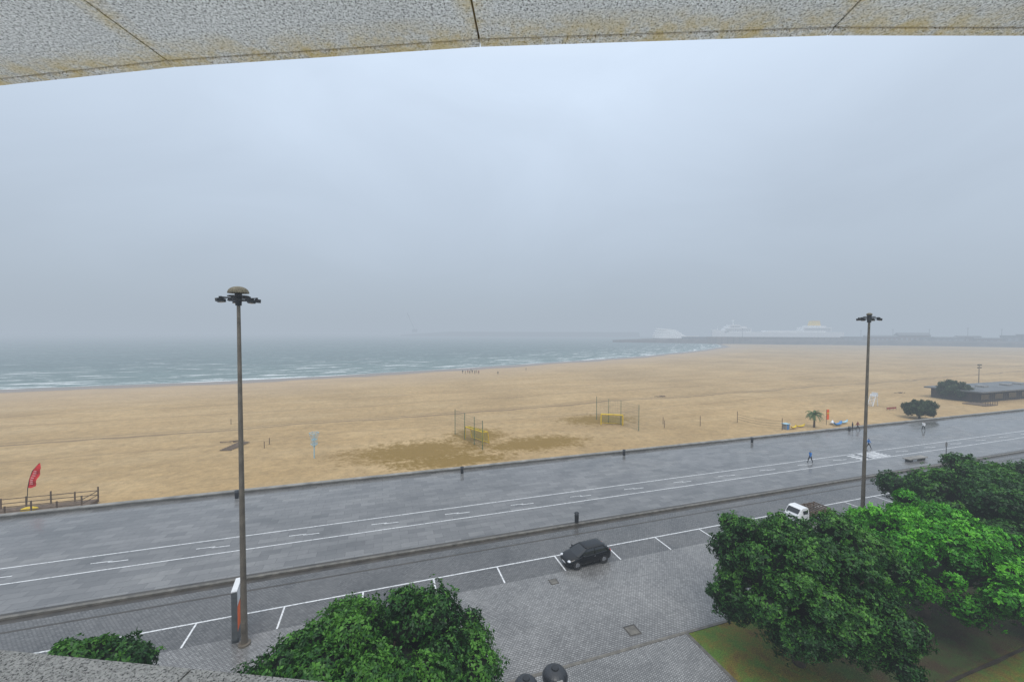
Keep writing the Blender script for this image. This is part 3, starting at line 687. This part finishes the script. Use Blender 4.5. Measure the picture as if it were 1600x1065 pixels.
def crown_mesh(seed,rx,rz,zc,nl,ncl,lm,leaf=.25,lobe=(1.0,1.7)):
    rg=np.random.default_rng(seed); C=[];Rl=[];T=[]
    f1,f2,f3=rg.uniform(0,6.28,3)
    for i in range(nl):
        u=(i+.5)/nl; z=1-1.6*u; ph=i*2.39996+rg.uniform(-.4,.4); rr=math.sqrt(max(0,1-z*z))
        shape=1+.07*math.sin(2*ph+f1)+.06*math.sin(3*ph+f2+z*3)+.05*math.sin(5*ph+f3-z*4)
        k=rg.uniform(.62,.90)*shape; r=rg.uniform(*lobe) if i%3 else rg.uniform(lobe[0]*.55,lobe[0])
        C.append((rr*math.cos(ph)*(rx-r*.75)*k/.82,rr*math.sin(ph)*(rx-r*.75)*k/.82,zc+z*(rz-r*.75)*k/.82)); Rl.append(r); T.append(rg.uniform(-.20,.20))
    C=np.array(C);Rl=np.array(Rl);T=np.array(T)
    cnt=np.maximum(40,(ncl*(Rl/np.mean(Rl))**2)).astype(int); li=np.repeat(np.arange(nl),cnt); n=len(li)
    d=rg.normal(size=(n,3)); d/=np.linalg.norm(d,axis=1)[:,None]
    out_=C[li]-np.array([0,0,zc]); out_/= (np.linalg.norm(out_,axis=1)[:,None]+1e-6)
    d=d+out_*.5+np.array([0,0,.15]); d/=np.linalg.norm(d,axis=1)[:,None]
    lump=1+.20*np.sin(d[:,0]*6+li)*np.sin(d[:,1]*7+li*2)+.10*np.sin(d[:,2]*13+li*3)
    spray=np.where(rg.uniform(size=n)<.06,1.2,1.0)
    cen=C[li]+d*(Rl[li]*lump*spray*rg.uniform(.72,1.06,n))[:,None]*np.array([1,1,.82])
    keep=np.ones(n,bool)
    for j in range(nl):
        q_=np.linalg.norm(cen-C[j],axis=1)<Rl[j]*.66; keep&=~(q_&(li!=j))
    cen=cen[keep];d=d[keep];li=li[keep];lump=lump[keep];n=len(cen)
    K=6; tone=np.clip(.34+T[li]+.28*d[:,2]+(lump-1)*.9+rg.normal(0,.15,n),0,1)  # top light painted into tone: upward leaves and bulges lighter, plus random spread
    cen=np.repeat(cen,K,0); nn=np.repeat(d,K,0)+rg.normal(0,.4,(n*K,3)); nn/=np.linalg.norm(nn,axis=1)[:,None]
    tt=np.clip(np.repeat(tone,K)+rg.normal(0,.10,n*K),0,1)
    a=rg.normal(size=(n*K,3)); a-=nn*np.sum(a*nn,1)[:,None]; a/=np.linalg.norm(a,axis=1)[:,None]; bb=np.cross(nn,a)
    l=leaf*rg.uniform(.7,1.25,n*K)[:,None]; wv_=l*.24
    v0=cen; v1=cen+a*l*.5+bb*wv_+nn*l*.12; v2=cen+a*l+nn*l*.02; v3=cen+a*l*.5-bb*wv_+nn*l*.12
    V=np.stack([v0,v1,v2,v3],1).reshape(-1,3); nf=n*K
    cb=MB(); random.seed(seed)
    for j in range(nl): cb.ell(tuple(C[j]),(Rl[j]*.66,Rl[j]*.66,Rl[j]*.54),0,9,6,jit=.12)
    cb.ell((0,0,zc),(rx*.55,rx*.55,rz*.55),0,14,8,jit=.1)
    cv=np.array(cb.v); nv=len(V)
    me=bpy.data.meshes.new("crown_leaves"); 
    nq=len(cb.f)
    me.vertices.add(nv+len(cv)); me.vertices.foreach_set('co',np.concatenate([V,cv]).astype(np.float32).ravel())
    loops=np.concatenate([np.arange(nv),(np.array(cb.f)+nv).ravel()]).astype(np.int32)
    me.loops.add(len(loops)); me.loops.foreach_set('vertex_index',loops)
    me.polygons.add(nf+nq); me.polygons.foreach_set('loop_start',(np.arange(nf+nq)*4).astype(np.int32))
    me.materials.append(lm); me.materials.append(CORE)
    me.polygons.foreach_set('material_index',np.concatenate([np.zeros(nf),np.ones(nq)]).astype(np.int32))
    at=me.attributes.new("tone",'FLOAT','POINT'); at.data.foreach_set('value',np.concatenate([np.repeat(tt,4),np.zeros(len(cv))]).astype(np.float32))
    me.update(calc_edges=True); me.validate()
    return me,C
def tree(loc,cm,label,group=None,rz=0,s=(1,1,1),th=3.5,tr=.28):
    me,C=cm
    e=empty("tree",loc,label,"tree",group,rz=rz); e.scale=s
    rg=random.Random(int(loc[0]*10)); b=MB(); p=Vector((0,0,-.2)); q_=Vector((rg.uniform(-.2,.2),rg.uniform(-.2,.2),th*.5)); b.cyl(p,q_,tr*1.25,tr,12); fork=Vector((q_.x*1.4,q_.y*1.4,th*.75)); b.cyl(q_,fork,tr,tr*.85,12)
    for j in range(0,len(C),max(1,len(C)//14)):
        c_=Vector(C[j]); mid=fork.lerp(c_,.5)+Vector((0,0,-.3)); b.cyl(fork,mid,tr*.5,tr*.3,7); b.cyl(mid,c_,tr*.3,tr*.12,6)
    b.obj("trunk",M_BARK,e,smooth=True)
    o=bpy.data.objects.new("crown",me); COL.objects.link(o); o.parent=e
    return e
gtr="street trees along the seafront garden"
cA=crown_mesh(1,4.9,4.3,5.0,80,230,LM1,.18,(.7,1.45)); cB=crown_mesh(2,4.9,3.6,4.7,64,200,LM2,.22,(.8,1.5)); cC=crown_mesh(3,6.4,3.9,4.4,74,175,LM1,.24,(.9,1.7)); cD=crown_mesh(4,5.4,3.3,4.6,96,250,LM1,.17,(.7,1.4))
cE=crown_mesh(5,2.1,1.7,5.9,26,200,LM1,.17,(.5,.85)); cS=crown_mesh(6,4.2,2.6,2.4,40,80,LM3,.28,(.8,1.3))
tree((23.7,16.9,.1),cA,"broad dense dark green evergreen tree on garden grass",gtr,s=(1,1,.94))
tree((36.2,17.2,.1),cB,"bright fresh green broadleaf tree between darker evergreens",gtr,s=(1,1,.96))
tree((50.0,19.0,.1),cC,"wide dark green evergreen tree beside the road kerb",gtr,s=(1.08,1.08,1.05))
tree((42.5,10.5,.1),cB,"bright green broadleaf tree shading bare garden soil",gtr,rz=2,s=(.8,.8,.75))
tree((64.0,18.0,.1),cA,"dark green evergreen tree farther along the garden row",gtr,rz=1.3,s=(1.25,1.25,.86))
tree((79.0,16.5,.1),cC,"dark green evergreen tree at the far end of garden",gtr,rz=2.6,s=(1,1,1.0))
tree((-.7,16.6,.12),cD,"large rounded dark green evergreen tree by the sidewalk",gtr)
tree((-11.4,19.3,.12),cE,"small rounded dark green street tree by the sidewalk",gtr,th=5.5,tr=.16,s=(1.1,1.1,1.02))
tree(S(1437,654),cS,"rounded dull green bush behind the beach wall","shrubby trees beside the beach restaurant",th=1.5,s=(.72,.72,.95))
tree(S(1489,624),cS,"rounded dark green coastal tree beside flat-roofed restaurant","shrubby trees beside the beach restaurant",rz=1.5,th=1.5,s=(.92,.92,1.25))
# ---------------- restaurant
p=S(1522,629); e=empty("beach_restaurant",(p.x,p.y,p.z),"long dark flat-roofed timber beach restaurant with white trim","restaurant building")
M_DWOOD=mat("dark_timber",(.045,.035,.03),.8,0,.3,2,.3); M_ROOF=mat("grey_roof_membrane",(.12,.13,.14),.6,0,.3,.5)
b=MB(); b.box((24,5,1.4),(46,11,3.4)); 
for i in range(46): b.box((1.4+i,-.54,1.4),(.12,.08,3.2))
b.obj("wall",M_DWOOD,e)
b=MB(); b.box((24,5,3.3),(48.5,13.5,.4)); b.obj("roof",M_ROOF,e)
b=MB()
for x in (8,16,30,38): b.box((x,5,3.75),(2.4,2.2,.5))
b.box((24,-1.78,3.3),(48.6,.04,.12)); b.obj("roof_equipment",M_CONC,e)
for i in range(6):
    b=MB(); b.box((4+7.5*i,-.62,1.6),(4.2,.06,1.6)); b.obj("window",M_GLASS,e)
b=MB(); b.box((-2,-2.0,.0),(6,5,.3)); 
for i in range(6): b.box((-5+i*1.2,-4.4,.6),(.1,.1,1.2))
b.box((-2,-4.4,1.15),(6,.08,.08)); b.obj("terrace",M_WOOD,e)
# ---------------- port
M_RIP=mat("breakwater_rock",(.07,.058,.05),.9,0,.5,.08,.8,.5); M_QUAY=mat("quay_concrete",(.12,.10,.085),.9,0,.4,.02,.3,.2)
near=[(505,800),(590,716),(663,640),(743,556),(866,470),(953,352),(1050,205),(1250,40)]
def dyke(name,pts,zt,w0,w1,m,label,jit=2):
    b=MB(); rings=[]
    Pv=[Vector((x,y,0)) for x,y in pts]
    for i,p in enumerate(Pv):
        a=Pv[max(0,i-1)];c_=Pv[min(len(Pv)-1,i+1)]; tg=(c_-a).normalized(); nr=Vector((tg.y,-tg.x,0))
        if nr.dot(p)>0: nr=-nr
        k=.25 if i==0 else 1
        rings.append([p+nr*0+Vector((0,0,-9)),p-nr*w0*.55*k+Vector((0,0,zt*.55*k)),p-nr*w0*k+Vector((0,0,zt*k)),p-nr*(w0+w1)*k+Vector((0,0,zt*k)),p-nr*(w0*1.5+w1)*k+Vector((0,0,-9))])
    R2=[]
    for i in range(len(rings)-1):
        for s_ in range(8):
            t_=s_/8; R2.append([a.lerp(c_,t_)+Vector((random.uniform(-jit,jit),random.uniform(-jit,jit),random.uniform(-.7,.7)*jit/2)) for a,c_ in zip(rings[i],rings[i+1])])
    R2.append(rings[-1]); b.loft(R2); return tag(b.obj(name,m),label,"breakwater")
dyke("harbour_breakwater",near,6.5,16,420,M_RIP,"dark rock and concrete harbour mole edging the far sand")
Vv=[P(x,d,0) for x,d in ((626,2050),(700,2000),(800,1980),(900,1960),(1000,1940))]
dyke("sea_breakwater",[(v.x,v.y) for v in Vv],21,20,20,mat("far_breakwater_concrete",(.05,.053,.056),.9,0,.2,.01),"long low misty breakwater across the sea horizon",1)
# quay wall behind sand
a=P(1105,815,0);c_=P(1350,790,0); d=(c_-a); e=empty("quay_wall",(a+c_)/2,"long brown grey harbour wall in front of the ship","wall",rz=math.atan2(d.y,d.x))
b=MB(); b.box((0,0,3.5),(d.length,8,16)); 
b.obj("wall",M_QUAY,e)
for i in range(26):
    b=MB(); b.box((-d.length/2+i*d.length/26+4,-4.3,3.5),(1.5,.6,15.5)); b.obj("buttress",M_RIP,e)
# ship
M_SHIP=mat("ship_white",(.88,.89,.90),.5,0,.04,.05); M_SWIN=mat("ship_windows",(.20,.23,.26),.3); M_FUN=mat("funnel_yellow",(.85,.60,.12),.5,0,.05,.05); M_TERM=mat("terminal_white_tile",(.78,.79,.79),.5,0,.06,.05)
a=P(1112,900,0);c_=P(1312,880,0); d=c_-a; Ls=d.length; e=empty("ferry_ship",((a+c_)/2).to_tuple()[:2]+(-3,),"large white passenger ferry with yellow funnel moored at the quay","ship",rz=math.atan2(d.y,d.x))
b=MB(); rings=[]
for t_ in (0,.03,.08,.16,.3,.6,.85,.96,1):
    x=-Ls/2+Ls*t_; w_=14*min(1,(t_/.16+.02))**.6*(1 if t_<.9 else .9); zt=25+ (5*(1-t_/.16) if t_<.16 else 0)
    rings.append([(x+ (6*(1-t_/.1) if t_<.1 else 0),-w_*.7,0),(x,-w_,8),(x,-w_,zt),(x,w_,zt),(x,w_,8),(x+(6*(1-t_/.1) if t_<.1 else 0),w_*.7,0)])
b.loft(rings); b.obj("hull",M_SHIP,e)
b=MB(); b.box((-Ls*.5+52,0,29),(56,24,8)); b.box((-Ls*.5+50,0,35),(40,22,5)); b.box((-Ls*.5+46,0,39),(20,26,3)); b.box((Ls*.14,0,26.5),(Ls*.45,25,3)); b.box((Ls*.30,0,31),(58,24,9)); b.box((Ls*.30,0,37),(38,20,4)); b.obj("superstructure",M_SHIP,e)
for z,x,w_ in ((27.5,-Ls*.5+52,52),(30.5,-Ls*.5+52,52),(28.5,Ls*.3,54),(31.5,Ls*.3,54)):
    b=MB(); b.box((x,-12.1,z),(w_,.3,1.1)); b.obj("window",M_SWIN,e)
b=MB(); b.loft([[(Ls*.30-11,-6,37),(Ls*.30+11,-6,37),(Ls*.30+11,6,37),(Ls*.30-11,6,37)],[(Ls*.30-7,-5,50),(Ls*.30+9,-5,50),(Ls*.30+9,5,50),(Ls*.30-7,5,50)]]); b.obj("funnel",M_FUN,e)
b=MB(); b.cyl((-Ls*.5+46,0,40),(-Ls*.5+46,0,54),.8,.4,6); b.cyl((-Ls*.5+42,0,50),(-Ls*.5+50,0,50),.4,.4,6); b.obj("mast",M_SHIP,e)
b=MB(); b.cyl((-Ls*.5+12,0,27),(-Ls*.5+12,0,38),.5,.3,6); b.obj("mast",M_SHIP,e)
# cruise terminal
e=empty("cruise_terminal",P(1045,905,7),"white curving cruise terminal building with spiral bands","terminal building",rz=math.radians(-20))
b=MB()
for k in range(5):
    rings=[]; n=32; r=37-2.2*k-(.8*k*k*.5)
    for zz,rr in ((0,r),(2.4,r*1.02),(4.3,r*.97)):
        rings.append([((rr*math.cos(2*math.pi*i/n)-k*1.6),(rr*.6*math.sin(2*math.pi*i/n)),zz+k*4.1+ (1.4*math.sin(2*math.pi*i/n+k*.6)-3.0*(k/4)*math.cos(2*math.pi*i/n+.4))) for i in range(n)])
    b.loft(rings,0)
b.obj("facade_band",M_TERM,e)
b=MB(); b.ell((-2,0,0),(33,17,20),0,28,10,0,90); b.obj("core",mat("terminal_glass",(.62,.64,.66),.3),e,smooth=True)
b=MB(); b.box((44,0,1),(40,10,10)); b.obj("annex",M_TERM,e)
# port sheds & details
def shed(px,d_,w_,h,dp,m,label,rf=0):
    e=empty("port_building",P(px,d_,3),label,"port building",rz=math.radians(HEAD-90-20))
    b=MB(); b.box((0,0,h/2),(w_,dp,h)); b.obj("wall",m,e)
    b=MB()
    if rf: b.loft([[(-w_/2-1,-dp/2-1,h),(-w_/2-1,dp/2+1,h),(-w_/2-1,0,h+rf)],[(w_/2+1,-dp/2-1,h),(w_/2+1,dp/2+1,h),(w_/2+1,0,h+rf)]])
    else: b.box((0,0,h+.4),(w_+1.5,dp+1.5,.8))
    b.obj("roof",M_ROOF,e)
    n=max(2,int(w_/7))
    for i in range(n):
        b=MB(); b.box((-w_/2+(i+.5)*w_/n,-dp/2-.05,h*.45),(w_/n*.45,.3,h*.35)); b.obj("window",M_SWIN,e)
M_BRN=mat("rusty_brown_cladding",(.10,.05,.035),.9,0,.4,.1); M_GRY=mat("grey_cladding",(.13,.14,.15),.9,0,.3,.1)
shed(1425,760,46,13,18,M_BRN,"rust brown port shed with pitched roof",5); shed(1376,775,50,10,14,M_BRN,"low brown open port shed",3); shed(1480,720,40,9,14,M_GRY,"low grey port building",2)
shed(1583,690,26,13,14,M_GRY,"grey blocky port building in the mist"); shed(1540,700,34,8,14,M_BRN,"low brown port shed beside grey building",2); shed(1612,680,30,15,16,M_GRY,"tall grey port building in the mist"); shed(1330,790,30,9,12,M_GRY,"small grey quay building near ship stern"); shed(1085,860,50,7,12,M_GRY,"low grey quay building beside cruise terminal")
shed(1512,712,30,11,12,M_BRN,"brown port shed beside a light mast",2); shed(1452,742,24,9,12,M_GRY,"small grey port office building")
for px,d_,h in ((1395,760,24),(1345,780,22),(1452,735,24),(1512,705,26),(1565,690,24),(1160,830,26)):
    e=empty("harbour_light_mast",P(px,d_,3),"slim grey harbour light mast","light mast","harbour light masts")
    b=MB(); b.cyl((0,0,0),(0,0,h),.45,.25,6); b.obj("pole",M_GRY,e); b=MB(); b.box((0,0,h),(4,1,.8)); b.obj("lamp_head",M_GRY,e)
# crane
e=empty("harbour_crane",P(648,1990,18),"misty lattice crane on the breakwater","crane",rz=math.radians(-20),scale=1.9)
M_CRANE=mat("dark_crane_steel",(.02,.022,.025),.8)
b=MB(); b.box((0,0,4),(12,8,8)); b.obj("cab",M_CRANE,e)
b=MB()
for o_ in (-.8,.8): b.cyl((0,o_,6),(-20,o_,50),.7,.5,5)
for i in range(10): t_=i/10; b.cyl((-20*t_,-.8,6+44*t_),(-20*(t_+.1),.8,6+44*(t_+.1)),.25,.25,4)
b.cyl((-20,0,50),(6,0,14),.15,.15,4); b.cyl((6,0,8),(6,0,15),.3,.3,4); b.obj("boom",M_CRANE,e)
# ---------------- building (camera's balcony)
def granite(name,k,stain,tint):
    g=NG(name)
    n1=g.noise(g.obj,110,3,.6); n2=g.noise(g.obj,150,2,.5); n5=g.noise(g.mapv(g.obj,loc=(3,7,1)),230,2,.5); n3=g.noise(g.obj,2.2,5,.6); n4=g.noise(g.obj,8,6,.75)
    T=lambda v:tuple(min(.98,v*k*t_) for t_ in tint)
    c=g.ramp(n1,[(.36,T(.55)),(.50,T(.85)),(.62,T(1.0))]); c=g.mix(1,c,g.ramp(n2,[(.36,.15),(.41,1.0)]),'MULTIPLY'); c=g.mix(1,c,g.ramp(n5,[(.36,.3),(.42,1.0)]),'MULTIPLY')
    c=g.mix(.7,c,g.ramp(n3,[(.3,.84),(.7,1.05)]),'MULTIPLY')
    if stain:
        xyz=g.sep(g.obj); jx_=g.math('MULTIPLY',g.math('MULTIPLY',xyz[0],xyz[0]),.02)
        de=g.math('DIVIDE',g.math('SUBTRACT',g.math('SUBTRACT',xyz[1],jx_),1.26),.11,None,True)
        jx=g.math('ABSOLUTE',g.math('SUBTRACT',g.math('FRACT',g.math('ADD',g.math('DIVIDE',g.math('ADD',xyz[0],.205),1.17),.5)),.5)); dj=g.math('SUBTRACT',1,g.math('DIVIDE',jx,.06),None,True)
        st=g.math('MULTIPLY',g.math('MAXIMUM',de,dj),g.ramp(n4,[(.42,.15),(.60,1)])); c=g.mix(g.math('MULTIPLY',st,.65),c,(.66,.48,.12))
    return g.out(c,.75)
M_GRAN=granite("speckled_granite",1.0,True,(.965,.975,.98)); M_GRAN2=granite("speckled_granite_parapet",.55,False,(1,.95,.86))
M_JOINT=mat("joint_mortar",(.16,.11,.035),.9,0,.5,20)
e=empty("apartment_building",(0,0,0),"pale speckled granite building with overhanging slab and balcony parapet","building",rz=math.radians(HEAD-90-3.7))
zc=CAMZ+1.0
b=MB(); J=[-.205+1.17*k for k in range(-5,6)]
for a_,c_ in zip(J[:-1],J[1:]):
    b.box(((a_+c_)/2,.28,zc+.05),(c_-a_-.007,2.184,.10)); b.box(((a_+c_)/2,1.391,zc+.046),(c_-a_-.004,.028,.10))
b.v=[(x,y+.02*x*x,z) for x,y,z in b.v]
b.obj("eave_slab",M_GRAN,e)
b=MB()
for a_,c_ in zip(J[:-1],J[1:]):
    b.box(((a_+c_)/2,.3,zc+.165),(c_-a_,2.15,.12)); b.box(((a_+c_)/2,1.374,zc+.052),(c_-a_,.0036,.10)); b.box((c_,.3,zc+.055),(.0066,2.1,.09))
b.v=[(x,y+.02*x*x,z) for x,y,z in b.v]
b.obj("eave_core",M_JOINT,e)
b=MB()
Rp=Matrix.Rotation(math.radians(-2.2),3,'Z')
for k in range(-5,6):
    x=-.95+1.17*k; cc=Rp@Vector((x+.585,0,0)); b.box((cc.x,cc.y+.797,CAMZ-.985),(1.164,.36,.12),0,Rp)
b.obj("parapet_coping",M_GRAN2,e)
b=MB(); b.box((0,.76,CAMZ-1.55),(11.4,.2,.95)); b.obj("parapet",M_GRAN2,e)
b=MB(); b.box((0,-.6,9),(11.4,2.6,18)); b.obj("wall",M_GRAN,e)
